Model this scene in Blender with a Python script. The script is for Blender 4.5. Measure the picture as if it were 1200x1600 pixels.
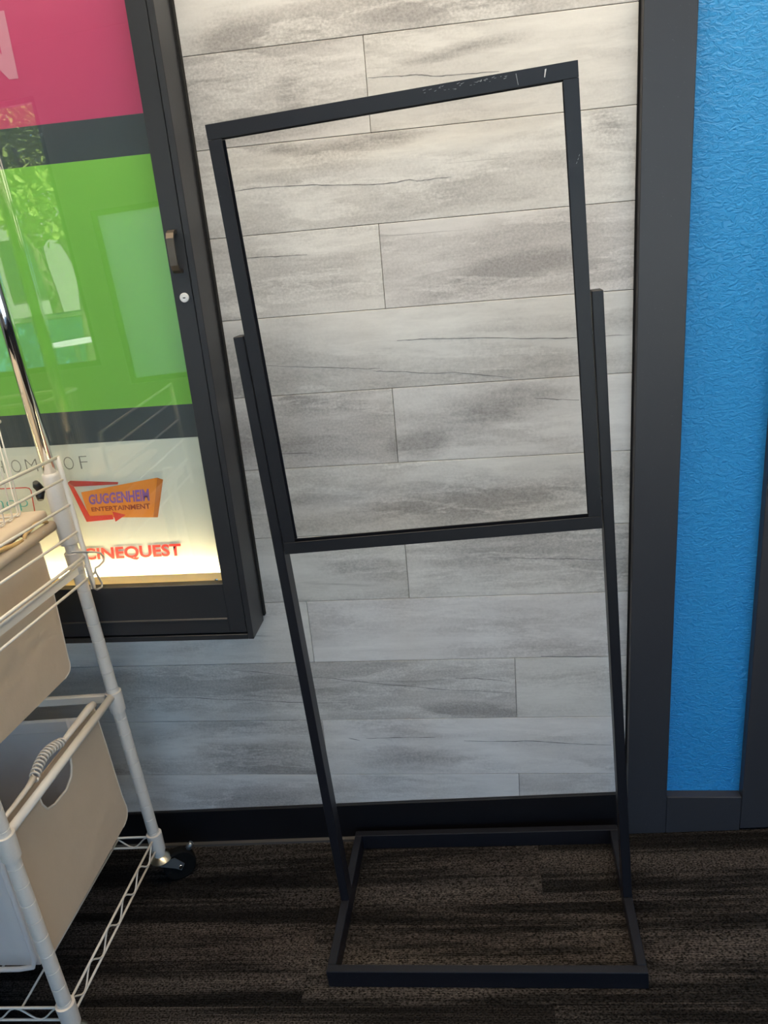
import bpy, bmesh, math, random
from mathutils import Vector, Matrix

for o in list(bpy.data.objects):
    bpy.data.objects.remove(o, do_unlink=True)
sc = bpy.context.scene
col = sc.collection
random.seed(7)

# ------------------------------------------------------------------ camera
cam_d = bpy.data.cameras.new('camera')
cam_d.sensor_fit = 'VERTICAL'
cam_d.sensor_height = 36.0
cam_d.sensor_width = 27.0
cam_d.lens = 1245.24 * 36.0 / 1600.0
cam_d.clip_start = 0.02
cam = bpy.data.objects.new('camera', cam_d)
col.objects.link(cam)
_r = (0.98512437, 0.10418984, -0.13665447)
_u = (0.09358816, 0.34165516, 0.935154)
_f = (-0.14412225, 0.93403224, -0.32682189)
cam.matrix_world = Matrix(((_r[0], _u[0], -_f[0], 0.25227),
                           (_r[1], _u[1], -_f[1], -1.60123),
                           (_r[2], _u[2], -_f[2], 1.42148),
                           (0, 0, 0, 1)))
sc.camera = cam

# ------------------------------------------------------------------ world, sun, exposure
SKY = 12.0
SUN = 34.0
LAMP_W = 22.0
LAMP_C = (1.0, 0.83, 0.62)
LED = 60.0
w = bpy.data.worlds.new('world')
sc.world = w
w.use_nodes = True
nt = w.node_tree
bg = nt.nodes['Background']
sky = nt.nodes.new('ShaderNodeTexSky')
sky.sky_type = 'HOSEK_WILKIE'
sky.turbidity = 2.6
sky.sun_direction = Vector((0.35, 0.55, 0.76)).normalized()
sky.ground_albedo = 0.35
nt.links.new(sky.outputs[0], bg.inputs[0])
bg.inputs[1].default_value = SKY
sun_d = bpy.data.lights.new('sun', 'SUN')
sun_d.energy = SUN
sun_d.angle = math.radians(0.6)
sun_d.color = (1.0, 0.95, 0.86)
sun = bpy.data.objects.new('sun', sun_d)
sun.rotation_euler = Vector((0.35, 0.55, 0.76)).to_track_quat('Z', 'Y').to_euler()
sun.location = (2, 4, 8)
col.objects.link(sun)
sc.view_settings.view_transform = 'Standard'
sc.view_settings.look = 'None'
sc.view_settings.gamma = 1.0
sc.view_settings.use_curve_mapping = False
sc.view_settings.exposure = 0.1

# ------------------------------------------------------------------ helpers
class MB:
    """collects geometry for one mesh object"""
    def __init__(self):
        self.bm = bmesh.new()

    def box(self, x0, x1, y0, y1, z0, z1, bev=0.0, seg=1):
        b = bmesh.new()
        bmesh.ops.create_cube(b, size=1.0)
        for v in b.verts:
            v.co = Vector(((x0 + x1) / 2 + v.co.x * (x1 - x0), (y0 + y1) / 2 + v.co.y * (y1 - y0), (z0 + z1) / 2 + v.co.z * (z1 - z0)))
        if bev > 0:
            bmesh.ops.bevel(b, geom=list(b.edges), offset=bev, segments=seg, profile=0.5, affect='EDGES')
        self._merge(b)
        return self

    def _merge(self, b):
        me = bpy.data.meshes.new('tmp')
        b.to_mesh(me)
        b.free()
        self.bm.from_mesh(me)
        bpy.data.meshes.remove(me)

    def prism(self, pts, axis, a0, a1, bev=0.0):
        """polygon pts in the two other axes (in x,y,z order), extruded along axis from a0 to a1"""
        b = bmesh.new()
        def mk(p, q):
            c = list(p)
            c.insert(axis, q)
            return b.verts.new(c)
        lo = [mk(p, a0) for p in pts]
        hi = [mk(p, a1) for p in pts]
        n = len(pts)
        b.faces.new(lo)
        b.faces.new(list(reversed(hi)))
        for i in range(n):
            b.faces.new((lo[(i + 1) % n], lo[i], hi[i], hi[(i + 1) % n]))
        bmesh.ops.recalc_face_normals(b, faces=b.faces)
        if bev > 0:
            bmesh.ops.bevel(b, geom=list(b.edges), offset=bev, segments=1, profile=0.5, affect='EDGES')
        self._merge(b)
        return self

    def tube(self, pts, r, sides=8, closed=False, caps=True):
        pts = [Vector(p) for p in pts]
        rs = r if isinstance(r, (list, tuple)) else [r] * len(pts)
        n = len(pts)
        bm = self.bm
        tang = []
        for i in range(n):
            if closed:
                t = pts[(i + 1) % n] - pts[i - 1]
            else:
                t = pts[min(i + 1, n - 1)] - pts[max(i - 1, 0)]
            tang.append(t.normalized())
        ref = Vector((0, 0, 1)) if abs(tang[0].z) < 0.9 else Vector((1, 0, 0))
        nrm = (ref - tang[0] * ref.dot(tang[0])).normalized()
        rings = []
        for i in range(n):
            nrm = (nrm - tang[i] * nrm.dot(tang[i])).normalized()
            bi = tang[i].cross(nrm)
            ring = []
            for k in range(sides):
                a = 2 * math.pi * k / sides
                ring.append(bm.verts.new(pts[i] + (nrm * math.cos(a) + bi * math.sin(a)) * rs[i]))
            rings.append(ring)
        m = n if closed else n - 1
        for i in range(m):
            A, B = rings[i], rings[(i + 1) % n]
            for k in range(sides):
                f = bm.faces.new((A[k], A[(k + 1) % sides], B[(k + 1) % sides], B[k]))
                f.smooth = True
        if caps and not closed:
            bm.faces.new(list(reversed(rings[0])))
            bm.faces.new(rings[-1])
        return self

    def lathe(self, prof, origin=(0, 0, 0), axis=(0, 0, 1), sides=20):
        """profile of (radius, height) pairs turned about axis"""
        q = Vector((0, 0, 1)).rotation_difference(Vector(axis))
        bm = self.bm
        rings = []
        for r, h in prof:
            ring = []
            for k in range(sides):
                a = 2 * math.pi * k / sides
                ring.append(bm.verts.new(Vector(origin) + q @ Vector((r * math.cos(a), r * math.sin(a), h))))
            rings.append(ring)
        for A, B in zip(rings[:-1], rings[1:]):
            for k in range(sides):
                f = bm.faces.new((A[k], A[(k + 1) % sides], B[(k + 1) % sides], B[k]))
                f.smooth = True
        for i in range(1, len(prof) - 1):
            d0 = Vector((prof[i][0] - prof[i - 1][0], prof[i][1] - prof[i - 1][1]))
            d1 = Vector((prof[i + 1][0] - prof[i][0], prof[i + 1][1] - prof[i][1]))
            if d0.length > 1e-9 and d1.length > 1e-9 and d0.angle(d1) > 0.45:
                for k in range(sides):
                    e = bm.edges.get((rings[i][k], rings[i][(k + 1) % sides]))
                    if e:
                        e.smooth = False
        bm.faces.new(list(reversed(rings[0])))
        bm.faces.new(rings[-1])
        return self

    def build(self, name, mat, parent=None, kind=None):
        bmesh.ops.recalc_face_normals(self.bm, faces=self.bm.faces)
        me = bpy.data.meshes.new(name)
        self.bm.to_mesh(me)
        self.bm.free()
        if mat:
            me.materials.append(mat)
        return link(name, me, parent, kind)


def link(name, me, parent=None, kind=None):
    o = bpy.data.objects.new(name, me)
    col.objects.link(o)
    if parent is not None:
        o.parent = parent
    if kind:
        o['kind'] = kind
    return o

def empty(name, loc=(0, 0, 0), rot=(0, 0, 0), parent=None):
    o = bpy.data.objects.new(name, None)
    o.empty_display_size = 0.1
    o.location = loc
    o.rotation_euler = rot
    col.objects.link(o)
    o.parent = parent
    return o

def tag(o, label, cat, group=None):
    o['label'] = label
    o['category'] = cat
    if group:
        o['group'] = group
    return o

# ------------------------------------------------------------------ materials
def newmat(name):
    m = bpy.data.materials.new(name)
    m.use_nodes = True
    return m, m.node_tree, m.node_tree.nodes['Principled BSDF']

def flat(name, c, rough=0.5, metal=0.0, bump=0.0, bscale=200.0, var=0.0, spec=0.5, coat=0.0, bdist=0.002):
    m, t, b = newmat(name)
    b.inputs['Base Color'].default_value = (*c, 1)
    b.inputs['Roughness'].default_value = rough
    b.inputs['Metallic'].default_value = metal
    b.inputs['Specular IOR Level'].default_value = spec
    b.inputs['Coat Weight'].default_value = coat
    if bump or var:
        tc = t.nodes.new('ShaderNodeTexCoord')
        n = t.nodes.new('ShaderNodeTexNoise')
        n.inputs['Scale'].default_value = bscale
        n.inputs['Detail'].default_value = 4
        t.links.new(tc.outputs['Object'], n.inputs['Vector'])
        if bump:
            bp = t.nodes.new('ShaderNodeBump')
            bp.inputs['Strength'].default_value = bump
            bp.inputs['Distance'].default_value = bdist
            t.links.new(n.outputs['Fac'], bp.inputs['Height'])
            t.links.new(bp.outputs[0], b.inputs['Normal'])
        if var:
            mx = t.nodes.new('ShaderNodeMix')
            mx.data_type = 'RGBA'
            mx.inputs[6].default_value = (*[x * (1 - var) for x in c], 1)
            mx.inputs[7].default_value = (*[min(1, x * (1 + var)) for x in c], 1)
            t.links.new(n.outputs['Fac'], mx.inputs[0])
            t.links.new(mx.outputs[2], b.inputs['Base Color'])
    return m

def emis(name, c, s):
    m, t, b = newmat(name)
    b.inputs['Base Color'].default_value = (*c, 1)
    b.inputs['Emission Color'].default_value = (*c, 1)
    b.inputs['Emission Strength'].default_value = s
    return m

def N(t, typ, **kw):
    n = t.nodes.new(typ)
    for k, v in kw.items():
        setattr(n, k, v)
    return n

def math_(t, op, a, b=None, c=None, clamp=False):
    n = t.nodes.new('ShaderNodeMath')
    n.operation = op
    n.use_clamp = clamp
    for i, x in enumerate((a, b, c)):
        if x is None:
            continue
        if isinstance(x, (int, float)):
            n.inputs[i].default_value = x
        else:
            t.links.new(x, n.inputs[i])
    return n.outputs[0]

def mixc(t, fac, a, b, blend='MIX'):
    n = t.nodes.new('ShaderNodeMix')
    n.data_type = 'RGBA'
    n.blend_type = blend
    for i, x in ((0, fac), (6, a), (7, b)):
        if isinstance(x, (int, float)):
            n.inputs[i].default_value = x
        elif isinstance(x, tuple):
            n.inputs[i].default_value = (*x, 1) if len(x) == 3 else x
        else:
            t.links.new(x, n.inputs[i])
    return n.outputs[2]

def ramp(t, fac, stops):
    n = t.nodes.new('ShaderNodeValToRGB')
    el = n.color_ramp.elements
    while len(el) < len(stops):
        el.new(0.5)
    for e, (p, c) in zip(el, stops):
        e.position = p
        e.color = (*c, 1) if len(c) == 3 else c
    t.links.new(fac, n.inputs[0])
    return n.outputs[0]

def obj_coords(t, scale, rnd=0.0, shift=(0, 0, 0)):
    """object coordinates, moved by a random amount per object, then scaled"""
    tc = N(t, 'ShaderNodeTexCoord')
    out = tc.outputs['Object']
    if rnd:
        oi = N(t, 'ShaderNodeObjectInfo')
        cx = N(t, 'ShaderNodeCombineXYZ')
        a = math_(t, 'MULTIPLY', oi.outputs['Random'], rnd)
        b = math_(t, 'MULTIPLY', oi.outputs['Random'], rnd * 3.7)
        t.links.new(a, cx.inputs[0])
        t.links.new(b, cx.inputs[2])
        t.links.new(a, cx.inputs[1])
        ad = N(t, 'ShaderNodeVectorMath', operation='ADD')
        t.links.new(out, ad.inputs[0])
        t.links.new(cx.outputs[0], ad.inputs[1])
        out = ad.outputs[0]
    mp = N(t, 'ShaderNodeMapping')
    mp.inputs['Scale'].default_value = scale
    mp.inputs['Location'].default_value = shift
    t.links.new(out, mp.inputs[0])
    return mp.outputs[0]

def noise(t, vec, scale=1.0, detail=5, rough=0.55, dist=0.0):
    n = N(t, 'ShaderNodeTexNoise')
    n.inputs['Scale'].default_value = scale
    n.inputs['Detail'].default_value = detail
    n.inputs['Roughness'].default_value = rough
    n.inputs['Distortion'].default_value = dist
    t.links.new(vec, n.inputs['Vector'])
    return n.outputs['Fac']

# printed clouds of the stone pattern in wall coordinates: centre u, v, half length, half height, angle, plank row
CLOUDS = [
    (0.177, 1.319, 0.170, 0.029, 0.204, 2),
    (0.215, 1.077, 0.168, 0.029, 0.166, 4),
    (0.156, 0.882, 0.228, 0.035, -0.009, 5),
    (0.003, 1.585, 0.127, 0.014, 0.105, 1),
    (-0.179, 1.591, 0.082, 0.010, -0.161, 1),
    (-0.242, 1.786, 0.090, 0.034, 0.160, -1),
    (0.112, 1.784, 0.106, 0.012, 0.010, -1),
    (-0.140, 1.678, 0.028, 0.023, -1.378, 0),
    (0.180, 1.718, 0.113, 0.010, 0.098, 0),
    (-0.124, 0.734, 0.113, 0.034, -0.060, 6),
    (-0.183, 1.107, 0.111, 0.022, -0.039, 4),
    (0.046, 1.005, 0.060, 0.028, 0.056, 4),
    (0.424, 1.572, 0.039, 0.031, 0.036, 1),
    (0.106, 0.364, 0.112, 0.018, 3.087, 8),
    (-0.002, 0.226, 0.155, 0.030, -0.007, 9),
    (-0.431, 0.233, 0.146, 0.035, -0.040, 9),
]
# printed hairline veins, wall coordinates
VEINS = [
    [(-0.2749, 1.5230), (-0.2279, 1.5256), (-0.1780, 1.5249), (-0.1202, 1.5216), (-0.0802, 1.5168), (-0.0352, 1.5150), (-0.0040, 1.5111), (0.0311, 1.5112), (0.0649, 1.5137), (0.0826, 1.5099), (0.0981, 1.5107), (0.1244, 1.5122), (0.1420, 1.5111)],
    [(0.0174, 1.2213), (0.0493, 1.2203), (0.0786, 1.2201), (0.1190, 1.2178), (0.1941, 1.2137), (0.2808, 1.2062), (0.3421, 1.2027), (0.3665, 1.2025), (0.4235, 1.2013), (0.4692, 1.2000)],
    [(-0.2623, 1.1908), (-0.2093, 1.1852), (-0.1434, 1.1787), (-0.0845, 1.1734), (-0.0455, 1.1688), (-0.0207, 1.1691)],
    [(-0.0355, 1.1643), (-0.0070, 1.1610), (0.0253, 1.1588), (0.0573, 1.1535), (0.0894, 1.1513), (0.1304, 1.1505), (0.1658, 1.1436), (0.2036, 1.1385), (0.2413, 1.1321)],
    [(0.0030, 1.6895), (0.0457, 1.6872), (0.0686, 1.6859), (0.0893, 1.6853), (0.1097, 1.6822), (0.1278, 1.6795), (0.1595, 1.6781), (0.1968, 1.6773), (0.2361, 1.6758)],
    [(0.1744, 0.7453), (0.2291, 0.7415), (0.2969, 0.7372), (0.3374, 0.7356), (0.3709, 0.7342), (0.3977, 0.7302), (0.4310, 0.7295), (0.4707, 0.7316)],
    [(-0.6942, 0.4083), (-0.6129, 0.4060), (-0.5481, 0.4057), (-0.4768, 0.3990), (-0.3897, 0.3957), (-0.3118, 0.3890), (-0.2342, 0.3850), (-0.1723, 0.3849)],
    [(-0.4401, 0.4814), (-0.3633, 0.4710), (-0.2719, 0.4586), (-0.1960, 0.4517), (-0.1210, 0.4398), (-0.0613, 0.4317), (-0.0018, 0.4253), (0.0720, 0.4153), (0.1456, 0.4105), (0.2257, 0.4038)],
    [(-0.1747, 0.2860), (-0.1488, 0.2784)],
    [(-0.1327, 0.2837), (-0.0735, 0.2859), (-0.0119, 0.2861), (0.0340, 0.2856)],
    [(0.1017, 0.2741), (0.1844, 0.2724), (0.2590, 0.2734), (0.3180, 0.2684), (0.3766, 0.2625), (0.4421, 0.2601)],
    [(0.2843, 1.0880), (0.3284, 1.0826), (0.3722, 1.0785)],
    [(-0.2766, 1.4020), (-0.2329, 1.4008), (-0.1819, 1.3984), (-0.1437, 1.3977)],
    [(-0.2608, 1.0021), (-0.2190, 1.0019), (-0.1777, 0.9996)],
    [(0.2856, 0.4995), (0.3631, 0.4960), (0.4329, 0.4942)],
    [(0.0915, 0.4456), (0.1325, 0.4448), (0.1689, 0.4423), (0.2078, 0.4347)],
]
Z0, W = 1.7573, 0.1577

def plank_material():
    m, t, b = newmat('plank_stone')
    def warp(scale, rnd, amt, wscale):
        """stretched coordinates pushed about by a slower noise, for marbled edges"""
        v = obj_coords(t, scale, rnd)
        n = N(t, 'ShaderNodeTexNoise')
        n.inputs['Scale'].default_value = wscale
        n.inputs['Detail'].default_value = 5
        n.inputs['Roughness'].default_value = 0.6
        t.links.new(v, n.inputs['Vector'])
        sb = N(t, 'ShaderNodeVectorMath', operation='SUBTRACT')
        t.links.new(n.outputs['Color'], sb.inputs[0])
        sb.inputs[1].default_value = (0.5, 0.5, 0.5)
        ml = N(t, 'ShaderNodeVectorMath', operation='SCALE')
        t.links.new(sb.outputs[0], ml.inputs[0])
        ml.inputs['Scale'].default_value = amt
        ad = N(t, 'ShaderNodeVectorMath', operation='ADD')
        t.links.new(v, ad.inputs[0])
        t.links.new(ml.outputs[0], ad.inputs[1])
        return ad.outputs[0]
    streak = noise(t, warp((1.5, 1, 9.5), 17.0, 1.1, 1.3), 1.0, 7, 0.6, 0.3)
    patch = noise(t, warp((1.3, 1, 4.6), 29.0, 0.8, 1.6), 1.0, 5, 0.55, 0.2)
    wisp = noise(t, warp((2.2, 1, 12.0), 37.0, 1.6, 0.9), 1.0, 6, 0.6, 0.2)
    grain = noise(t, obj_coords(t, (190, 1, 230), 5.0), 1.0, 3, 0.65, 0.0)
    fine = noise(t, obj_coords(t, (7, 1, 75), 11.0), 1.0, 4, 0.6, 0.3)
    s = math_(t, 'ADD', math_(t, 'MULTIPLY', streak, 0.5), math_(t, 'MULTIPLY', patch, 0.5))
    wc = N(t, 'ShaderNodeTexCoord')
    wc.name = 'wall_coords'
    sep = N(t, 'ShaderNodeSeparateXYZ')
    t.links.new(wc.outputs['Object'], sep.inputs[0])
    rowi = math_(t, 'FLOOR', math_(t, 'DIVIDE', math_(t, 'SUBTRACT', Z0, sep.outputs[2]), W))
    jit = noise(t, obj_coords(t, (9, 1, 26), 7.0), 1.0, 4, 0.6)
    cloud = None
    for cu_, cv_, hl, ht, an, rw in CLOUDS:
        mp = N(t, 'ShaderNodeMapping', vector_type='TEXTURE')
        mp.inputs['Location'].default_value = (cu_, 0, cv_)
        mp.inputs['Rotation'].default_value = (0, -an, 0)
        mp.inputs['Scale'].default_value = (hl * 1.25, 50.0, ht * 1.5)
        t.links.new(wc.outputs['Object'], mp.inputs[0])
        gr = N(t, 'ShaderNodeTexGradient', gradient_type='SPHERICAL')
        t.links.new(mp.outputs[0], gr.inputs[0])
        g = math_(t, 'MULTIPLY', gr.outputs['Fac'], math_(t, 'COMPARE', rowi, float(rw), 0.25))
        cloud = g if cloud is None else math_(t, 'ADD', cloud, g)
    cloud = math_(t, 'MULTIPLY', cloud, math_(t, 'ADD', math_(t, 'MULTIPLY', jit, 1.6), 0.15))
    s = math_(t, 'SUBTRACT', s, math_(t, 'MULTIPLY', cloud, 0.17))
    c = ramp(t, s, [(0.36, (0.335, 0.318, 0.303)), (0.44, (0.47, 0.452, 0.432)), (0.51, (0.60, 0.583, 0.56)), (0.60, (0.71, 0.695, 0.668))])
    # pale wisps with a sharp lower edge
    wl = ramp(t, wisp, [(0.50, (0, 0, 0)), (0.545, (1, 1, 1)), (0.60, (0.1, 0.1, 0.1)), (0.70, (0, 0, 0))])
    c = mixc(t, math_(t, 'MULTIPLY', wl, 0.42), c, (0.75, 0.735, 0.705))
    # speckle only where the stone print is dark
    dark = math_(t, 'SUBTRACT', 1.0, math_(t, 'MULTIPLY', math_(t, 'SUBTRACT', s, 0.40), 7.0, None, True), None, True)
    sp = math_(t, 'MULTIPLY', math_(t, 'SUBTRACT', grain, 0.5), math_(t, 'ADD', math_(t, 'MULTIPLY', dark, 1.0), 0.10))
    fl = math_(t, 'MULTIPLY', math_(t, 'SUBTRACT', fine, 0.5), 0.15)
    k = math_(t, 'ADD', 1.0, math_(t, 'ADD', sp, fl))
    cx = N(t, 'ShaderNodeCombineXYZ')
    for i in range(3):
        t.links.new(k, cx.inputs[i])
    c = mixc(t, 1.0, c, cx.outputs[0], 'MULTIPLY')
    # thin dark cracks along level lines of a stretched noise
    cr = noise(t, obj_coords(t, (0.55, 1, 6.5), 23.0), 1.0, 5, 0.42, 0.0)
    line = math_(t, 'SUBTRACT', 1.0, math_(t, 'MULTIPLY', math_(t, 'ABSOLUTE', math_(t, 'SUBTRACT', cr, 0.5)), 190.0), None, True)
    msk = noise(t, obj_coords(t, (1.6, 1, 3.0), 41.0), 1.0, 3, 0.6, 0.0)
    msk = math_(t, 'MULTIPLY', math_(t, 'SUBTRACT', msk, 0.56), 8.0, None, True)
    c = mixc(t, math_(t, 'MULTIPLY', math_(t, 'MULTIPLY', line, msk), 0.72), c, (0.13, 0.12, 0.115))
    oi = N(t, 'ShaderNodeObjectInfo')
    c = mixc(t, 1.0, c, oi.outputs['Color'], 'MULTIPLY')
    t.links.new(c, b.inputs['Base Color'])
    b.inputs['Roughness'].default_value = 0.42
    bp = N(t, 'ShaderNodeBump')
    bp.inputs['Strength'].default_value = 0.12
    bp.inputs['Distance'].default_value = 0.001
    t.links.new(fine, bp.inputs['Height'])
    t.links.new(bp.outputs[0], b.inputs['Normal'])
    return m

def carpet_material():
    m, t, b = newmat('carpet_pile')
    band = noise(t, obj_coords(t, (0.9, 11.0, 1), 31.0), 1.0, 4, 0.6, 0.6)
    streak = noise(t, obj_coords(t, (1.6, 110.0, 1), 13.0), 1.0, 3, 0.6, 0.0)
    loop = noise(t, obj_coords(t, (230, 330, 1), 3.0), 1.0, 1, 0.5, 0.0)
    hue = noise(t, obj_coords(t, (1.1, 5.0, 1), 53.0), 1.0, 2, 0.5, 0.0)
    c = ramp(t, math_(t, 'ADD', math_(t, 'MULTIPLY', band, 0.72), math_(t, 'MULTIPLY', streak, 0.28)),
             [(0.40, (0.006, 0.0056, 0.0056)), (0.47, (0.013, 0.012, 0.0115)), (0.52, (0.031, 0.0275, 0.0258)), (0.64, (0.054, 0.048, 0.044))])
    c = mixc(t, math_(t, 'MULTIPLY', math_(t, 'SUBTRACT', hue, 0.45), 2.0, None, True), c, mixc(t, 1.0, c, (1.10, 0.97, 0.91), 'MULTIPLY'))
    # rows of stitched loops
    wv = N(t, 'ShaderNodeTexWave', wave_type='BANDS', bands_direction='Y')
    wv.inputs['Scale'].default_value = 1.0
    wv.inputs['Distortion'].default_value = 0.0
    t.links.new(obj_coords(t, (1, 62.0, 1)), wv.inputs['Vector'])
    st = math_(t, 'MULTIPLY', math_(t, 'SUBTRACT', wv.outputs['Fac'], 0.5), 0.5)
    k = math_(t, 'ADD', math_(t, 'ADD', math_(t, 'MULTIPLY', math_(t, 'SUBTRACT', loop, 0.5), 5.0), 1.0), st)
    k = math_(t, 'MAXIMUM', k, 0.10)
    cx = N(t, 'ShaderNodeCombineXYZ')
    for i in range(3):
        t.links.new(k, cx.inputs[i])
    c = mixc(t, 1.0, c, cx.outputs[0], 'MULTIPLY')
    t.links.new(c, b.inputs['Base Color'])
    b.inputs['Roughness'].default_value = 0.95
    b.inputs['Specular IOR Level'].default_value = 0.1
    bp = N(t, 'ShaderNodeBump')
    bp.inputs['Strength'].default_value = 0.7
    bp.inputs['Distance'].default_value = 0.003
    t.links.new(loop, bp.inputs['Height'])
    t.links.new(bp.outputs[0], b.inputs['Normal'])
    return m

def stucco_material():
    m, t, b = newmat('blue_stucco')
    n = noise(t, obj_coords(t, (78, 78, 110)), 1.0, 5, 0.55, 1.2)
    h = ramp(t, n, [(0.40, (0, 0, 0)), (0.62, (1, 1, 1))])
    b.inputs['Base Color'].default_value = (0.020, 0.285, 0.66, 1)
    b.inputs['Roughness'].default_value = 0.42
    bp = N(t, 'ShaderNodeBump')
    bp.inputs['Strength'].default_value = 0.42
    bp.inputs['Distance'].default_value = 0.0035
    t.links.new(h, bp.inputs['Height'])
    t.links.new(bp.outputs[0], b.inputs['Normal'])
    return m

def glass_material():
    m = bpy.data.materials.new('pane_glass')
    m.use_nodes = True
    t = m.node_tree
    t.nodes.remove(t.nodes['Principled BSDF'])
    out = t.nodes['Material Output']
    fr = N(t, 'ShaderNodeFresnel')
    geo = N(t, 'ShaderNodeNewGeometry')
    t.links.new(math_(t, 'ADD', math_(t, 'MULTIPLY', geo.outputs['Backfacing'], 1 / 1.66 - 1.66), 1.66), fr.inputs[0])
    tr = N(t, 'ShaderNodeBsdfTransparent')
    tr.inputs[0].default_value = (0.95, 0.97, 0.96, 1)
    gl = N(t, 'ShaderNodeBsdfGlossy')
    gl.inputs['Roughness'].default_value = 0.0
    mx = N(t, 'ShaderNodeMixShader')
    t.links.new(fr.outputs[0], mx.inputs[0])
    t.links.new(tr.outputs[0], mx.inputs[1])
    t.links.new(gl.outputs[0], mx.inputs[2])
    t.links.new(mx.outputs[0], out.inputs[0])
    return m

def black_metal(name, c, rough, chips=False, spec=0.5):
    """satin black paint; chips: bare scuffs along the top right rail"""
    m, t, b = newmat(name)
    dust = noise(t, obj_coords(t, (420, 420, 420)), 1.0, 2, 0.5)
    spk = math_(t, 'MULTIPLY', math_(t, 'SUBTRACT', dust, 0.74), 30.0, None, True)
    cc = mixc(t, math_(t, 'MULTIPLY', spk, 0.5), c, (0.22, 0.22, 0.23))
    if chips:
        tc = N(t, 'ShaderNodeTexCoord')
        sep = N(t, 'ShaderNodeSeparateXYZ')
        t.links.new(tc.outputs['Object'], sep.inputs[0])
        nz = noise(t, obj_coords(t, (70, 70, 420)), 1.0, 4, 0.7, 0.6)
        inx = math_(t, 'MULTIPLY', math_(t, 'GREATER_THAN', sep.outputs[0], 0.09), math_(t, 'LESS_THAN', sep.outputs[0], 0.225))
        edge = math_(t, 'SUBTRACT', 1.0, math_(t, 'MULTIPLY', math_(t, 'ABSOLUTE', math_(t, 'SUBTRACT', sep.outputs[2], 1.6195)), 190.0), None, True)
        k = math_(t, 'MULTIPLY', math_(t, 'MULTIPLY', inx, edge), math_(t, 'MULTIPLY', math_(t, 'SUBTRACT', nz, 0.52), 22.0, None, True))
        cc = mixc(t, math_(t, 'MULTIPLY', k, 0.75), cc, (0.55, 0.56, 0.58))
    t.links.new(cc, b.inputs['Base Color'])
    b.inputs['Roughness'].default_value = rough
    b.inputs['Specular IOR Level'].default_value = spec
    return m

def frosted_material():
    m = bpy.data.materials.new('frosted_film')
    m.use_nodes = True
    t = m.node_tree
    t.nodes.remove(t.nodes['Principled BSDF'])
    tr = N(t, 'ShaderNodeBsdfTranslucent')
    tr.inputs[0].default_value = (0.62, 0.64, 0.66, 1)
    t.links.new(tr.outputs[0], t.nodes['Material Output'].inputs[0])
    return m

M = {}
M['frosted'] = frosted_material()
M['plank'] = plank_material()
M['carpet'] = carpet_material()
M['stucco'] = stucco_material()
M['glass'] = glass_material()
M['vein'] = flat('vein_print', (0.17, 0.16, 0.155), 0.6, 0, 0, 90, 0.5)
M['backer'] = flat('dark_backer', (0.06, 0.057, 0.054), 0.9)
M['baseboard'] = black_metal('black_baseboard', (0.006, 0.006, 0.008), 0.35)
M['shoe'] = flat('shoe_strip', (0.05, 0.046, 0.042), 0.6)
M['trim'] = black_metal('charcoal_trim_paint', (0.033, 0.035, 0.042), 0.40, False, 0.42)
M['stand'] = black_metal('stand_black', (0.0080, 0.0088, 0.0130), 0.40, False, 0.38)
M['slot'] = flat('stand_slot_black', (0.004, 0.004, 0.005), 0.7)
M['chip'] = flat('bare_chip', (0.30, 0.30, 0.31), 0.6)
M['white_chip'] = flat('white_chip', (0.65, 0.65, 0.66), 0.6)
M['case'] = flat('case_black_aluminium', (0.022, 0.024, 0.028), 0.38, 0.0, 0.05, 90)
M['rear_black'] = flat('case_rear_black', (0.004, 0.004, 0.004), 0.8)
M['bronze'] = flat('bronze_handle', (0.16, 0.135, 0.11), 0.35, 0.85)
M['chrome'] = flat('chrome', (0.82, 0.83, 0.85), 0.08, 1.0)
M['zinc'] = flat('zinc_plated', (0.62, 0.58, 0.46), 0.3, 1.0)
M['steel'] = flat('grey_steel', (0.26, 0.28, 0.29), 0.4, 0.8)
M['keyhole'] = flat('keyhole_black', (0.003, 0.003, 0.003), 0.9)
M['lip'] = flat('cream_lip', (0.50, 0.44, 0.33), 0.5)
M['lip_thin'] = flat('cream_acrylic_lip', (0.80, 0.70, 0.50), 0.5)
M['led'] = emis('led_strip', (1.0, 0.80, 0.47), LED)
M['white_print'] = flat('poster_white', (0.84, 0.86, 0.79), 0.6)
M['pink_print'] = flat('poster_pink', (0.66, 0.072, 0.205), 0.6)
M['pale_pink_print'] = flat('poster_pale_pink', (0.75, 0.30, 0.42), 0.6)
M['slate_print'] = flat('poster_slate', (0.056, 0.077, 0.096), 0.6)
M['green_print'] = flat('poster_green', (0.26, 0.66, 0.10), 0.6)
M['grey_print'] = flat('print_grey', (0.20, 0.215, 0.20), 0.6)
M['red_print'] = flat('print_red', (0.72, 0.035, 0.03), 0.6)
M['dark_red_print'] = flat('print_dark_red', (0.50, 0.03, 0.04), 0.6)
M['orange_print'] = flat('print_orange', (0.86, 0.28, 0.025), 0.6)
M['dark_orange_print'] = flat('print_dark_orange', (0.60, 0.18, 0.03), 0.6)
M['purple_print'] = flat('print_purple', (0.27, 0.11, 0.48), 0.6)
M['rust_print'] = flat('print_rust', (0.33, 0.035, 0.012), 0.6)
M['teal_print'] = flat('print_teal', (0.08, 0.52, 0.56), 0.6)
M['cart'] = flat('cart_cream_paint', (0.66, 0.63, 0.585), 0.42, 0, 0.03, 300, 0.05)
M['cart_wire'] = flat('cart_wire_coat', (0.72, 0.68, 0.61), 0.4)
M['grey_wire'] = flat('grey_wire', (0.42, 0.41, 0.40), 0.35, 0.4)
M['rubber'] = flat('black_rubber', (0.004, 0.004, 0.004), 0.8, 0, 0, 200, 0, 0.15)
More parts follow.
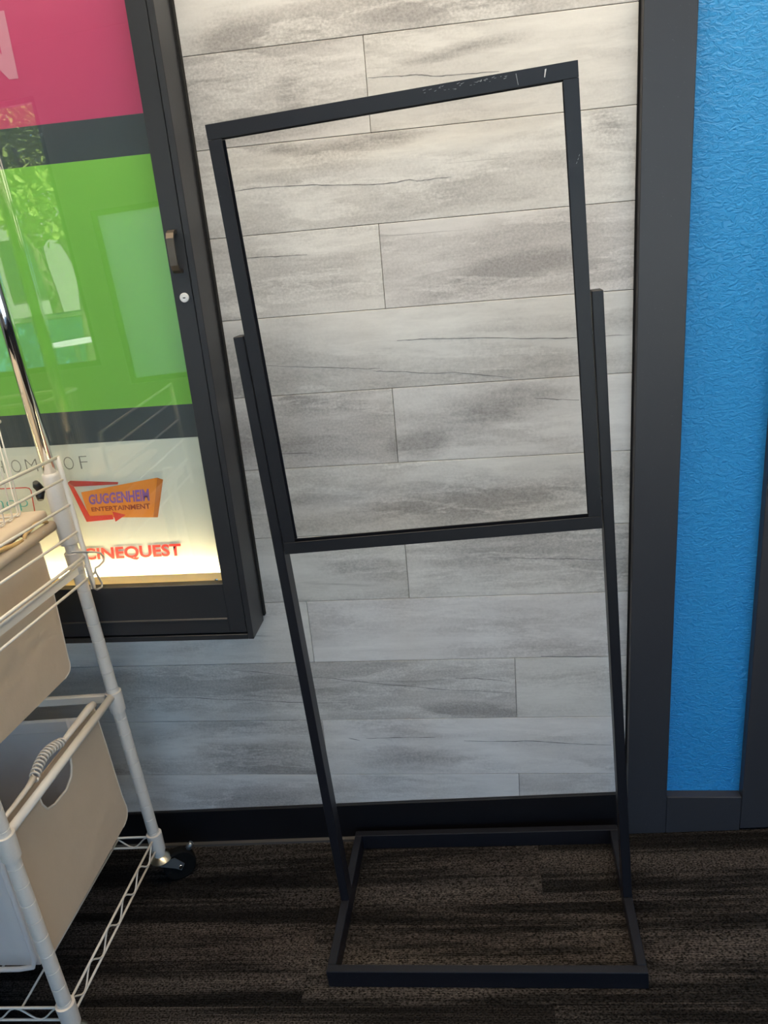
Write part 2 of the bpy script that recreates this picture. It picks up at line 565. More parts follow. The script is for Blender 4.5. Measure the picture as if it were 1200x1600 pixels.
M['knob'] = flat('black_plastic', (0.010, 0.010, 0.010), 0.35)
M['canvas'] = flat('canvas_beige', (0.70, 0.58, 0.445), 0.85, 0, 0.5, 14, 0.06, 0.3, 0.0, 0.010)
M['canvas_in'] = flat('canvas_white', (0.90, 0.88, 0.87), 0.85, 0, 0.3, 26, 0.04)
M['canvas_hem'] = flat('canvas_hem', (0.68, 0.62, 0.53), 0.8)
M['strap'] = flat('tan_strap', (0.55, 0.36, 0.15), 0.7)
M['pad'] = flat('padded_cover', (0.62, 0.51, 0.39), 0.8, 0, 0.3, 30, 0.05)
def canvas_thin(m, amt):
    t = m.node_tree
    b = t.nodes['Principled BSDF']
    tr = N(t, 'ShaderNodeBsdfTranslucent')
    mx = N(t, 'ShaderNodeMixShader')
    mx.inputs[0].default_value = amt
    lk_ = b.inputs['Base Color'].links
    if lk_:
        t.links.new(lk_[0].from_socket, tr.inputs[0])
    else:
        tr.inputs[0].default_value = b.inputs['Base Color'].default_value
    t.links.new(b.outputs[0], mx.inputs[1])
    t.links.new(tr.outputs[0], mx.inputs[2])
    t.links.new(mx.outputs[0], t.nodes['Material Output'].inputs[0])
canvas_thin(M['lip_thin'], 0.35)
canvas_thin(M['canvas'], 0.25)
canvas_thin(M['canvas_in'], 0.5)
M['brown_matte'] = flat('brown_matte', (0.24, 0.115, 0.05), 0.9, 0, 0.4, 30, 0.2)
M['cord'] = flat('cord_plastic', (0.68, 0.63, 0.56), 0.4)
M['room'] = flat('room_paint', (0.42, 0.42, 0.42), 0.8)
M['ceiling'] = flat('ceiling_paint', (0.55, 0.54, 0.52), 0.9)
M['mullion'] = flat('storefront_frame', (0.05, 0.05, 0.05), 0.4)
M['lamp_trim'] = flat('lamp_trim_white', (0.8, 0.8, 0.78), 0.5)
M['lamp_lens'] = emis('lamp_lens', (1.0, 0.84, 0.62), 1.0)
M['pavement'] = flat('pavement', (0.42, 0.41, 0.39), 0.9, 0, 0.2, 30, 0.15)
M['bark'] = flat('bark', (0.20, 0.16, 0.12), 0.9, 0, 0.6, 30, 0.3)
M['leaf'] = flat('leaf', (0.26, 0.36, 0.07), 0.6, 0, 0, 9, 0.5)
M['render_wall'] = flat('far_wall', (0.34, 0.33, 0.31), 0.9)
M['teal_wall'] = flat('teal_planter_paint', (0.05, 0.26, 0.33), 0.7)
M['white_table'] = flat('white_table_top', (0.8, 0.8, 0.8), 0.5)
M['far_glass'] = flat('far_window_glass', (0.03, 0.04, 0.05), 0.1)

TILT = 0.05188          # the planking and everything fixed to the wall stands 3 degrees out of square with the floor
def wallspace(name, **k):
    return empty(name, (0, 0, 0), (0, TILT, 0), **k)

# ------------------------------------------------------------------ the room
ZC = 2.85
YF = -4.0
floor = MB().box(-4.2, 4.2, YF - 0.1, 0.1, -0.12, -0.006).build('floor', M['backer'], None, 'structure')
tile_me = MB().box(-0.49985, 0.49985, -0.1217, 0.1217, -0.0062, 0.0, 0.0003).build('carpet_tile', M['carpet'])
tile_mesh = tile_me.data
bpy.data.objects.remove(tile_me)
for r in range(17):
    yc = 0.0195 - 0.12185 - r * 0.2437
    x0 = 0.265 - 0.5 + (0.5 if r % 2 else 0.0)
    if r == 0:
        pass
    for c in range(-4, 5):
        t_ = link('carpet_tile', tile_mesh, floor)
        t_.location = (x0 + c, yc, 0)

wall = MB().box(-4.2, 4.2, 0.012, 0.14, -0.12, ZC + 0.1).build('wall_back', M['backer'], None, 'structure')
# rows of stone-look planks: (row, bottom v, top v, joints)
G = 0.0005
cosT, sinT = math.cos(TILT), math.sin(TILT)
def wpos(u, v):
    return (u * cosT + v * sinT, v * cosT - u * sinT)
rows = []
for r in range(-8, 11):
    top = Z0 - r * W
    bot = top - W
    if r == 10:
        bot = 0.024
    if r < 0:
        j = [0.0, -1.219, 1.219] if r % 2 == 0 else [-0.61, 0.61, -1.829]
    elif r <= 6:
        j = [0.0, -1.219] if r % 2 == 0 else [-0.61, -1.829]
    elif r in (7, 9):
        j = [-0.235, -1.454]
    else:
        j = [0.2275, -0.9915]
    rows.append((r, bot, top, sorted(j)))
tone = {(2, 1): 1.02, (4, 1): 0.97, (3, 1): 1.04, (8, 1): 1.05, (7, 2): 1.04, (9, 2): 1.03, (6, 1): 0.95, (5, 1): 0.96}
plank_list = []
for r, bot, top, j in rows:
    edges = [-2.35] + [x for x in j if -2.3 < x < 0.47] + [0.474]
    for i in range(len(edges) - 1):
        a0, a1 = edges[i] + G, edges[i + 1] - G
        b0, b1 = bot + G, top - G
        uc, vc = (a0 + a1) / 2, (b0 + b1) / 2
        hw, hh = (a1 - a0) / 2, (b1 - b0) / 2
        p = MB().box(-hw, hw, 0.0, 0.012, -hh, hh, 0.0007).build('plank', M['plank'], wall)
        x, z = wpos(uc, vc)
        p.location = (x, 0, z)
        p.rotation_euler = (0, TILT, 0)
        plank_list.append((p, a0, a1, b0, b1, uc, vc))
        k = tone.get((r, i), 1.0) * random.uniform(0.96, 1.03)
        p.color = (k * random.uniform(0.995, 1.01), k, k * random.uniform(0.985, 1.01), 1)

bb = MB()
bb.box(-2.4, 0.474, -0.010, 0.0, 0.0, 0.105, 0.0015)
base = bb.build('baseboard_back', M['baseboard'], None, 'structure')
MB().prism([(-0.010, 0.0), (-0.018, 0.0), (-0.017, 0.006), (-0.010, 0.009)], 0, -2.4, 0.474).build('shoe_strip', M['shoe'], base)

# blue stucco bay with its charcoal boards, all in the tilted wall frame
def floor_v(u):
    return u * math.tan(TILT)
blue = MB().prism([(0.50, floor_v(0.50) + 0.02), (1.9, floor_v(1.9) + 0.02), (1.9, 2.6), (0.50, 2.6)], 1, 0.0, 0.012).build('wall_right', M['stucco'], None, 'structure')
blue.rotation_euler = (0, TILT, 0)
M['plank'].node_tree.nodes['wall_coords'].object = blue
# hairline veins printed on the planks
for vein in VEINS:
    um = sum(p[0] for p in vein) / len(vein)
    vm = sum(p[1] for p in vein) / len(vein)
    for (p, a0, a1, b0, b1, uc, vc) in plank_list:
        if a0 <= um <= a1 and b0 <= vm <= b1:
            break
    else:
        continue
    pts = []
    for (ua, va), (ub, vb) in zip(vein[:-1], vein[1:]):
        for k in range(4):
            f_ = k / 4
            pts.append((ua + (ub - ua) * f_, va + (vb - va) * f_ + random.uniform(-0.0007, 0.0007)))
    pts.append(vein[-1])
    pts = [q for q in pts if a0 + 0.001 < q[0] < a1 - 0.001]
    mb = MB()
    n_ = len(pts)
    vs = []
    for k, (u_, v_) in enumerate(pts):
        wd = (0.25 + 0.75 * math.sin(math.pi * (k + 0.5) / n_) ** 0.5) * random.uniform(0.35, 0.95) * 0.00105
        vs.append((mb.bm.verts.new((u_ - uc, -0.00025, v_ - vc + wd)), mb.bm.verts.new((u_ - uc, -0.00025, v_ - vc - wd))))
    for (p0, p1), (q0, q1) in zip(vs[:-1], vs[1:]):
        mb.bm.faces.new((p0, p1, q1, q0))
    mb.build('vein', M['vein'], p)
def board(name, pts):
    o = MB().prism(pts, 1, -0.025, 0.0, 0.0012).build(name, M['trim'], None, 'structure')
    o.rotation_euler = (0, TILT, 0)
    return o
board('trim_1', [(0.477, floor_v(0.477)), (0.5655, floor_v(0.5655)), (0.5655, 2.7), (0.477, 2.7)])
board('trim_2', [(0.5663, floor_v(0.5663)), (0.7325, floor_v(0.7325)), (0.7325, 0.132), (0.5663, 0.132)])
board('trim_3', [(0.7333, floor_v(0.7333) + 0.005), (0.90, floor_v(0.90) + 0.005), (0.90, 2.7), (0.7333, 2.7)])

board('trim_4', [(0.9008, floor_v(0.9008)), (1.88, floor_v(1.88)), (1.88, 0.132), (0.9008, 0.132)])

MB().box(-4.2, 4.2, YF - 0.1, 0.14, ZC, ZC + 0.12).build('ceiling', M['ceiling'], None, 'structure')
MB().box(-4.3, -4.2, YF - 0.1, 0.14, -0.12, ZC + 0.12).build('wall_left', M['room'], None, 'structure')
MB().box(4.2, 4.3, YF - 0.1, 0.14, -0.12, ZC + 0.12).build('wall_east', M['room'], None, 'structure')
# storefront behind the camera: solid wall with glazed openings
openings = [(-4.0, -2.45, 0.82, 2.56), (-2.27, -1.05, 0.66, 1.83), (-0.85, 4.05, 0.12, 2.72)]
fw = MB()
xs = sorted({-4.2, 4.2} | {o[0] for o in openings} | {o[1] for o in openings})
for xa, xb in zip(xs[:-1], xs[1:]):
    op = [o for o in openings if o[0] <= xa + 1e-6 and o[1] >= xb - 1e-6]
    if op:
        fw.box(xa, xb, YF - 0.1, YF, -0.12, op[0][2])
        fw.box(xa, xb, YF - 0.1, YF, op[0][3], ZC)
    else:
        fw.box(xa, xb, YF - 0.1, YF, -0.12, ZC)
fw.build('wall_front', M['room'], None, 'structure')
for i, (xa, xb, za, zb) in enumerate(openings):
    m = MB()
    t_ = 0.035
    m.box(xa, xa + t_, YF - 0.07, YF - 0.02, za, zb)
    m.box(xb - t_, xb, YF - 0.07, YF - 0.02, za, zb)
    m.box(xa + t_, xb - t_, YF - 0.07, YF - 0.02, za, za + t_)
    m.box(xa + t_, xb - t_, YF - 0.07, YF - 0.02, zb - t_, zb)
    wn = m.build('window_%d' % (i + 1), M['mullion'], None, 'structure')
    MB().box(xa + t_, xb - t_, YF - 0.048, YF - 0.043, za + t_, zb - t_).build('pane', M['frosted'] if i == 1 else M['glass'], wn)

# outdoors, seen only as reflections in the case glass
MB().box(-30, 30, -40, YF - 0.1, -0.2, -0.05).build('ground', M['pavement'], None, 'structure')
def leaf_cloud(mb, c, r, n, s):
    bm = mb.bm
    for _ in range(n):
        d = Vector((random.gauss(0, 1), random.gauss(0, 1), random.gauss(0, 1))).normalized() * (random.random() ** 0.4)
        p = Vector(c) + Vector((d.x * r[0], d.y * r[1], d.z * r[2]))
        q = Matrix.Rotation(random.uniform(0, 6.28), 3, Vector((random.gauss(0, 1), random.gauss(0, 1), random.gauss(0, 1))).normalized())
        k = s * random.uniform(0.6, 1.3)
        vs = [bm.verts.new(p + q @ Vector(v)) for v in ((-k, 0, 0), (0, -k * 0.45, 0), (k, 0, 0), (0, k * 0.45, 0.2 * k))]
        bm.faces.new(vs)
def tree(x, y, h, lean, label):
    e = empty('street_tree', (x, y, -0.05))
    MB().tube([(0, 0, 0), (lean * 0.4, 0, h * 0.25), (lean, 0.05, h * 0.5), (lean * 1.2, 0.1, h * 0.72)], [0.11, 0.09, 0.075, 0.05], 8).tube(
        [(lean * 0.5, 0, h * 0.32), (lean * 0.5 - 0.3, 0.1, h * 0.5), (lean * 0.5 - 0.5, 0.1, h * 0.7)], [0.06, 0.045, 0.025], 6).tube(
        [(lean, 0.05, h * 0.5), (lean + 0.35, 0, h * 0.66), (lean + 0.5, 0, h * 0.8)], [0.05, 0.035, 0.02], 6).build('trunk', M['bark'], e)
    mb = MB()
    for _ in range(11):
        leaf_cloud(mb, (lean + random.uniform(-0.9, 0.9), random.uniform(-0.7, 0.7), h * random.uniform(0.46, 0.92)), (0.75, 0.75, 0.5), 330, 0.085)
    mb.build('foliage', M['leaf'], e, 'stuff')
    tag(e, label, 'tree', 'trees reflected in the case glass')
tree(-5.35, -9.6, 4.9, 0.35, 'slender street tree whose leaning trunk shows reflected in the case glass')
tree(-7.0, -12.2, 5.6, -0.2, 'farther leafy street tree reflected at the left edge of the case glass')
pl = empty('planter', (-6.1, -11.2, -0.05))
MB().box(-2.2, 0.9, -0.25, 0.25, 0, 0.92, 0.02).build('box', M['teal_wall'], pl)
MB().box(-2.25, 0.95, -0.3, 0.3, 0.92, 0.98, 0.01).build('coping', M['render_wall'], pl)
tag(pl, 'long teal planter box reflected low in the case glass', 'planter')
tb = empty('cafe_table', (-4.75, -8.1, -0.05))
MB().lathe([(0.36, 0.72), (0.37, 0.73), (0.37, 0.745), (0.36, 0.75)], sides=24).build('table_top', M['white_table'], tb)
MB().lathe([(0.03, 0.02), (0.03, 0.72)], sides=10).build('leg', M['steel'], tb)
MB().lathe([(0.24, 0.0), (0.24, 0.015), (0.05, 0.03)], sides=20).build('foot', M['steel'], tb)
tag(tb, 'white round cafe table outdoors reflected in the case glass', 'table')
bd = empty('building', (-9, -24, -0.05))
MB().box(-9, 9, -3, 0, 0, 5.2).build('wall', M['render_wall'], bd)
for k in range(7):
    f_ = MB().box(-8.2 + k * 2.4, -6.7 + k * 2.4, 0.0, 0.05, 1.0, 2.9).build('window', M['mullion'], bd)
    MB().box(-8.1 + k * 2.4, -6.8 + k * 2.4, 0.05, 0.06, 1.1, 2.8).build('pane', M['far_glass'], f_)
tag(bd, 'pale low building across the street behind the trees', 'building')

# ceiling lamps: flat panels along the wall
lamp_places = [(-1.45, -0.62), (0.05, -0.62), (1.55, -0.62)]
lamp_words = ['flat rectangular ceiling light panel above the laundry cart', 'flat rectangular ceiling light panel above the poster stand', 'flat rectangular ceiling light panel above the blue bay']
for (x, y), lab in zip(lamp_places, lamp_words):
    e = empty('ceiling_light', (x, y, ZC))
    m = MB()
    m.box(-0.61, 0.61, -0.31, -0.29, -0.012, 0.0)
    m.box(-0.61, 0.61, 0.29, 0.31, -0.012, 0.0)
    m.box(-0.61, -0.59, -0.29, 0.29, -0.012, 0.0)
    m.box(0.59, 0.61, -0.29, 0.29, -0.012, 0.0)
    m.build('frame', M['lamp_trim'], e)
    MB().box(-0.589, 0.589, -0.289, 0.289, -0.006, -0.001).build('diffuser', M['lamp_lens'], e)
    tag(e, lab, 'ceiling light', 'ceiling light panels')
    ld = bpy.data.lights.new('panel_light', 'AREA')
    ld.shape = 'RECTANGLE'
    ld.size = 1.17
    ld.size_y = 0.57
    ld.energy = LAMP_W
    ld.color = LAMP_C
    lo = bpy.data.objects.new('panel_light', ld)
    lo.parent = e
    lo.location = (0, 0, -0.010)
    col.objects.link(lo)

# ------------------------------------------------------------------ poster stand
st = empty('sign_stand', (0.13513, -0.23175, 0), (0, 0, -0.0099 - 0.006))
tag(st, 'empty black metal poster stand with open rectangular frame on two posts', 'sign stand')
SW, SD, BH, BW, PW = 0.6299, 0.3985, 0.0410, 0.0179, 0.0187
h, hd = SW / 2, SD / 2
bv = 0.0012
MB().box(-h, h, -hd, -hd + BW, 0, BH, bv).build('base_bar', M['stand'], st)
MB().box(-h, h, hd - BW, hd, 0, BH, bv).build('base_bar', M['stand'], st)
MB().box(-h, -h + BW, -hd + BW + 0.0002, hd - BW - 0.0002, 0, BH, bv).build('base_bar', M['stand'], st)
MB().box(h - BW, h, -hd + BW + 0.0002, hd - BW - 0.0002, 0, BH, bv).build('base_bar', M['stand'], st)
PY, LEAN, PH, PDEP = -0.0188, 0.0166, 1.2881, 0.037
up = empty('upright_frame', (0, PY, BH), (-math.atan(LEAN), 0, 0), st)
# everything in the leaning frame: x across, y 0 at the front face, z above the base bars
def U(z):
    return (z - BH)
bpy.data.objects.remove(up)
rot = (-math.atan(LEAN), 0, 0)
def lean(o):
    o.location = (0, PY, BH)
    o.rotation_euler = rot
    return o
for s in (-1, 1):
    xa, xb = sorted((s * h, s * (h - PW)))
    p = lean(MB().box(xa, xb, 0, PDEP, 0.0002, U(PH), bv).build('post', M['stand'], st))
FB, FT, FWD, FD = 0.8758, 1.6247, 0.0232, 0.021
gi = h - PW - 0.0022
def channel(mb, horiz, a0, a1, outer, inner):
    """U channel opening inward; outer/inner coordinates across the rail"""
    t_ = 0.0018
    o_, i_ = outer, inner
    sgn = 1 if i_ > o_ else -1
    def bx(c0, c1, y0, y1):
        c0, c1 = sorted((c0, c1))
        if horiz:
            mb.box(a0, a1, y0, y1, c0, c1, 0.0004)
        else:
            mb.box(c0, c1, y0, y1, a0, a1, 0.0004)
    bx(o_, i_, 0.0, t_)
    bx(o_, i_, FD - t_, FD)
    bx(o_, o_ + sgn * t_, t_, FD - t_)
def rail(name, horiz, a0, a1, outer, inner, mat):
    mb = MB()
    channel(mb, horiz, a0, a1, outer, inner)
    r_ = lean(mb.build(name, mat, st))
    sgn = 1 if inner > outer else -1
    c0, c1 = sorted((outer + sgn * 0.003, inner - sgn * 0.008))
    m2 = MB()
    if horiz:
        m2.box(a0 + 0.003, a1 - 0.003, 0.0022, FD - 0.0022, c0, c1)
    else:
        m2.box(c0, c1, 0.0022, FD - 0.0022, a0 + 0.003, a1 - 0.003)
    ch = m2.build('slot_shade', M['slot'], r_)  # near-black block, its colour stands for the shade inside the slot
    return r_
top_rail = rail('frame_rail', True, -gi, gi, U(FT), U(FT - FWD), M['stand'])
rail('frame_rail', True, -gi, gi, U(FB), U(FB + FWD), M['stand'])
rail('frame_rail', False, U(FB + FWD) + 0.0003, U(FT - FWD) - 0.0003, -gi, -gi + FWD, M['stand'])
rail('frame_rail', False, U(FB + FWD) + 0.0003, U(FT - FWD) - 0.0003, gi, gi - FWD, M['stand'])
# scuffs where the paint is gone (top rail right end, right rail)
def chips(pts_list, parent):
    mb = MB()
    for pts in pts_list:
        mb.prism([(x, U(z)) for x, z in pts], 1, -0.0003, 0.0002)
    o = mb.build('paint_chips', M['chip'], parent, 'stuff')
    return o
scuff = []
for k in range(34):
    t_ = random.random()
    x = 0.055 + t_ * 0.145
    z = FT - 0.004 - random.random() ** 2 * 0.007
    l = random.uniform(0.0015, 0.007)
    hgt = random.uniform(0.0003, 0.0007)
    a = random.uniform(-0.2, 0.35)
    scuff.append([(x, z), (x + l, z + l * a), (x + l * 0.8, z + l * a - hgt), (x + l * 0.2, z - hgt * 0.8)])
big = [(0.245, FT - 0.005), (0.2475, FT - 0.0045), (0.246, FT - 0.010), (0.2445, FT - 0.016), (0.2432, FT - 0.0155)]
scuff.append([(0.2015, FT - 0.004), (0.2025, FT - 0.004), (0.2045, FT - 0.020), (0.2037, FT - 0.020)])
c_ = chips(scuff, top_rail)
MB().prism([(x, U(z)) for x, z in big], 1, -0.0003, 0.0002).build('paint_chip', M['white_chip'], top_rail)
sc2 = []
for (x, z) in ((0.283, 1.482), (0.2855, 1.487), (0.2875, 1.492)):
    sc2.append([(x, z), (x + 0.0016, z + 0.003), (x + 0.0020, z + 0.003), (x + 0.0006, z)])
chips(sc2, top_rail)
for s in (-1, 1):
    for z in (0.93, 1.22):
        m = MB()
        x0 = s * (gi - 0.0002)
        m.tube([(x0, 0.010, U(z)), (s * (h - PW + 0.0005), 0.010, U(z))], 0.004, 10)
        lean(m.build('bolt', M['steel'], st))

# ------------------------------------------------------------------ wall display case
dc = wallspace('display_case')
tag(dc, 'black wall display case with a locked glass door and glowing bottom edge', 'display case')
CU0, CU1, CV0, CV1, CD = -1.46, -0.3365, 0.6154, 2.46, 0.100
T = 0.0125
m = MB()
m.box(CU1 - T, CU1, -CD, -0.013, CV0, CV1, 0.001)
m.box(CU0, CU0 + T, -CD, -0.013, CV0, CV1, 0.001)
m.box(CU0 + T, CU1 - T, -CD, -0.013, CV0, CV0 + T, 0.001)
m.box(CU0 + T, CU1 - T, -CD, -0.013, CV1 - T, CV1, 0.001)
m.box(CU0 + T, CU1 - T, -0.030, -0.026, CV0 + T, CV1 - T)
m.build('body', M['case'], dc)
MB().box(CU0 + 0.002, CU1 + 0.004, -0.0128, -0.0005, CV0 + 0.012, CV1 - 0.01).build('rear_strip', M['rear_black'], dc)  # near-black strip between the case body and the wall
# door: four rails
DU0, DU1, DV0, DV1 = CU0 + T + 0.0012, CU1 - T - 0.0012, CV0 + T + 0.0045, CV1 - T - 0.0012
AU0, AU1, AV0, AV1 = DU0 + 0.038, -0.3868, 0.7490, DV1 - 0.038
door = empty('door', (0, 0, 0), (0, 0, 0), dc)
m = MB()
m.box(AU1, DU1, -CD + 0.0005, -CD + 0.022, DV0, DV1, 0.0008)
m.box(DU0, AU0, -CD + 0.0005, -CD + 0.022, DV0, DV1, 0.0008)
m.box(AU0, AU1, -CD + 0.0005, -CD + 0.022, DV0, AV0, 0.0008)
m.box(AU0, AU1, -CD + 0.0005, -CD + 0.022, AV1, DV1, 0.0008)
m.build('door_frame', M['case'], door)
MB().prism([(-CD + 0.0005, 0.6655), (-CD - 0.0018, 0.6655), (-CD - 0.0012, 0.6675), (-CD + 0.0005, 0.6690)], 0, DU0 + 0.02, -0.389).build('lit_line_ridge', M['shoe'], door)  # raised paler ridge stands in for a lit groove across the rail
MB().box(AU0 - 0.004, AU1 + 0.004, -CD + 0.0225, -CD + 0.0265, AV0 - 0.004, AV1 + 0.004).build('pane', M['glass'], door)
# simple arched pull, flat strip bent outwards
prof = [(0.0, 0.0385), (0.012, 0.0375), (0.020, 0.033), (0.0245, 0.024), (0.0255, 0.010), (0.0255, -0.010), (0.0245, -0.024), (0.020, -0.033), (0.012, -0.0375), (0.0, -0.0385)]
inn = [(0.0, 0.0315), (0.010, 0.0312), (0.0160, 0.028), (0.0200, 0.021), (0.0212, 0.009), (0.0212, -0.009), (0.0200, -0.021), (0.0160, -0.028), (0.010, -0.0312), (0.0, -0.0315)]
poly = [(-CD - d, 1.4255 + z) for d, z in prof] + [(-CD - d, 1.4255 + z) for d, z in reversed(inn)]
m = MB()
bmh = m.bm
lo = [bmh.verts.new((-0.3745, a, b)) for a, b in poly]
hi = [bmh.verts.new((-0.3605, a, b)) for a, b in poly]
n_ = len(prof)
tot = len(poly)
for i in range(tot):
    bmh.faces.new((lo[i], lo[(i + 1) % tot], hi[(i + 1) % tot], hi[i]))
for i in range(n_ - 1):
    j0, j1 = tot - 1 - i, tot - 2 - i
    bmh.faces.new((lo[i], lo[i + 1], lo[j1], lo[j0]))
    bmh.faces.new((hi[i + 1], hi[i], hi[j0], hi[j1]))
hd_ = m.build('handle', M['bronze'], door)
M['nickel'] = flat('satin_nickel', (0.80, 0.80, 0.80), 0.45, 0.35)
lk = MB().lathe([(0.0088, 0.0), (0.0088, 0.0030), (0.0080, 0.0042), (0.0066, 0.0042), (0.0060, 0.0034), (0.0056, 0.0046), (0.0, 0.0046)][:-1], (-0.3664, -CD + 0.0005, 1.3426), (0, -1, 0), 24).build('lock', M['nickel'], door)
MB().box(-0.3664 - 0.0022, -0.3664 + 0.0030, -CD - 0.0043, -CD - 0.0039, 1.3426 - 0.0011, 1.3426 + 0.0008).build('keyhole', M['keyhole'], door)
# glowing bottom: a strip lamp behind a cream lip
MB().box(CU0 + T, CU1 - T - 0.03, -0.0735, -0.0715, 0.722, 0.7645, 0.0004).build('bottom_lip', M['lip_thin'], dc)
MB().box(CU0 + T, CU1 - T, -0.0735, -0.030, 0.716, 0.7215).build('bottom_shelf', M['lip'], dc)
MB().box(CU0 + 0.04, CU1 - 0.05, -0.0705, -0.062, 0.7216, 0.7330).build('light_strip', M['led'], dc)
MB().lathe([(0.0042, 0.0), (0.0040, 0.0018), (0.0022, 0.0026)], (-0.4085, -0.0735, 0.747), (0, -1, 0), 14).build('screw', M['chrome'], dc)

# poster inside the case
po = wallspace('poster')
tag(po, 'tall poster with pink, slate, green and white bands inside the display case', 'poster')
PYP = -0.040
def pu(p):
    # the print is set out on a drawing plane 15 mm in front of the sheet; scale it to the sheet
    return (0.1782 + (p[0] - 0.1782) * 1.0097, 1.4326 + (p[1] - 1.4326) * 1.0097)
MB().box(CU0 + 0.02, -0.372, PYP, PYP + 0.004, 0.7325, CV1 - 0.02).build('sheet', M['white_print'], po)
def band(name, v0, v1, mat):
    v0, v1 = pu((0, v0))[1], pu((0, v1))[1]
    MB().box(CU0 + 0.02, -0.372, PYP - 0.0005, PYP - 0.0001, v0, v1).build(name, mat, po)
band('pink_band', 1.6657, CV1 - 0.035, M['pink_print'])
band('slate_band', 1.5984, 1.6656, M['slate_print'])
band('green_band', 1.1320, 1.5983, M['green_print'])
band('slate_band', 1.0630, 1.1319, M['slate_print'])
def printed(name, pts, mat, layer):
    y = PYP - 0.0006 - 0.0003 * layer
    return MB().prism([pu(p) for p in pts], 1, y - 0.0002, y).build(name, mat, po)
bfont = None
def lettering(name, body, quad, mat, layer, weight=0.0, extra=1.0):
    """text stretched into quad = (bl, br, tr, tl) in wall coordinates"""
    cu = bpy.data.curves.new('txt', 'FONT')
    cu.body = body
    cu.offset = weight
    cu.space_character = extra
    cu.resolution_u = 4
    o = bpy.data.objects.new('txt', cu)
    col.objects.link(o)
    dg = bpy.context.evaluated_depsgraph_get()
    me = bpy.data.meshes.new_from_object(o.evaluated_get(dg))
    bpy.data.objects.remove(o)
    bpy.data.curves.remove(cu)
    xs_ = [v.co.x for v in me.vertices]
    ys_ = [v.co.y for v in me.vertices]
    x0, x1, y0, y1 = min(xs_), max(xs_), min(ys_), max(ys_)
    y = PYP - 0.0010 - 0.0003 * layer
    bl, br, tr, tl = [Vector(pu(q)) for q in quad]
    for v in me.vertices:
        a = (v.co.x - x0) / (x1 - x0)
        b = (v.co.y - y0) / (y1 - y0)
        p = bl.lerp(br, a).lerp(tl.lerp(tr, a), b)
        v.co = (p.x, y, p.y)
    me.materials.clear()
    me.materials.append(mat)
    return link(name, me, po)
def rect(u0, u1, v0, v1):
    return ((u0, v0), (u1, v0), (u1, v1), (u0, v1))
lettering('letter', 'N', rect(-0.718, -0.6245, 1.744, 1.851), M['pale_pink_print'], 0, 0.035)
cap0, cap1 = 1.0085, 1.0362
for ch, a0, a1 in (('H', -0.8640, -0.8440), ('O', -0.8255, -0.8035), ('M', -0.7925, -0.7665), ('E', -0.7500, -0.7325), ('O', -0.7060, -0.6840), ('F', -0.6700, -0.6525)):
    lettering('letter', ch, rect(a0, a1, cap0, cap1), M['grey_print'], 0, -0.022)
# small logo in a red rounded outline, left
ring_pts = []
def outline(pts, wd, mat, layer, name):
    for (a, b) in zip(pts[:-1], pts[1:]):
        a, b = Vector(a), Vector(b)
        d = (b - a).normalized() * (wd * 0.25)
        n = Vector((-d.y, d.x)).normalized() * wd / 2
        printed(name, [tuple(a - d + n), tuple(a - d - n), tuple(b + d - n), tuple(b + d + n)], mat, layer)
outline([(-0.93, 0.974), (-0.804, 0.9735), (-0.7975, 0.9715), (-0.7945, 0.966), (-0.7985, 0.905), (-0.803, 0.900), (-0.93, 0.900)], 0.0022, M['red_print'], 1, 'logo_outline')
lettering('letter', 'hop', ((-0.885, 0.9215), (-0.809, 0.9215), (-0.807, 0.9555), (-0.883, 0.9555)), M['teal_print'], 1, -0.016)
# orange sign-shaped logo with red arrow
printed('logo_panel', [(-0.6756, 0.8990), (-0.5312, 0.8921), (-0.5059, 0.9804), (-0.6818, 0.9565)], M['orange_print'], 2)
printed('logo_panel', [(-0.5312, 0.8921), (-0.5212, 0.8917), (-0.4941, 0.9755), (-0.5059, 0.9804)], M['dark_orange_print'], 2)
printed('logo_arrow', [(-0.7072, 0.9795), (-0.6951, 0.9700), (-0.5960, 0.9700), (-0.5939, 0.9750), (-0.7005, 0.9835)], M['dark_red_print'], 1)
printed('logo_arrow', [(-0.7072, 0.9795), (-0.6837, 0.8889), (-0.6735, 0.9018), (-0.6951, 0.9700)], M['red_print'], 3)
printed('logo_arrow', [(-0.6837, 0.8889), (-0.6214, 0.8920), (-0.6221, 0.9023), (-0.6735, 0.9018)], M['red_print'], 3)
printed('logo_arrow', [(-0.6206, 0.9096), (-0.6179, 0.8863), (-0.5918, 0.9009)], M['red_print'], 3)
lettering('letter', 'GUGGENHEIM', ((-0.6693, 0.9276), (-0.5320, 0.9297), (-0.5295, 0.9574), (-0.6667, 0.9500)), M['purple_print'], 2, 0.034)
lettering('letter', 'ENTERTAINMENT', ((-0.6669, 0.9119), (-0.5339, 0.9122), (-0.5330, 0.9244), (-0.6667, 0.9214)), M['rust_print'], 2, 0.030)
lettering('letter', 'CINEQUEST', ((-0.7094, 0.7945), (-0.4841, 0.7955), (-0.4814, 0.8295), (-0.7066, 0.8267)), M['red_print'], 2, 0.030)

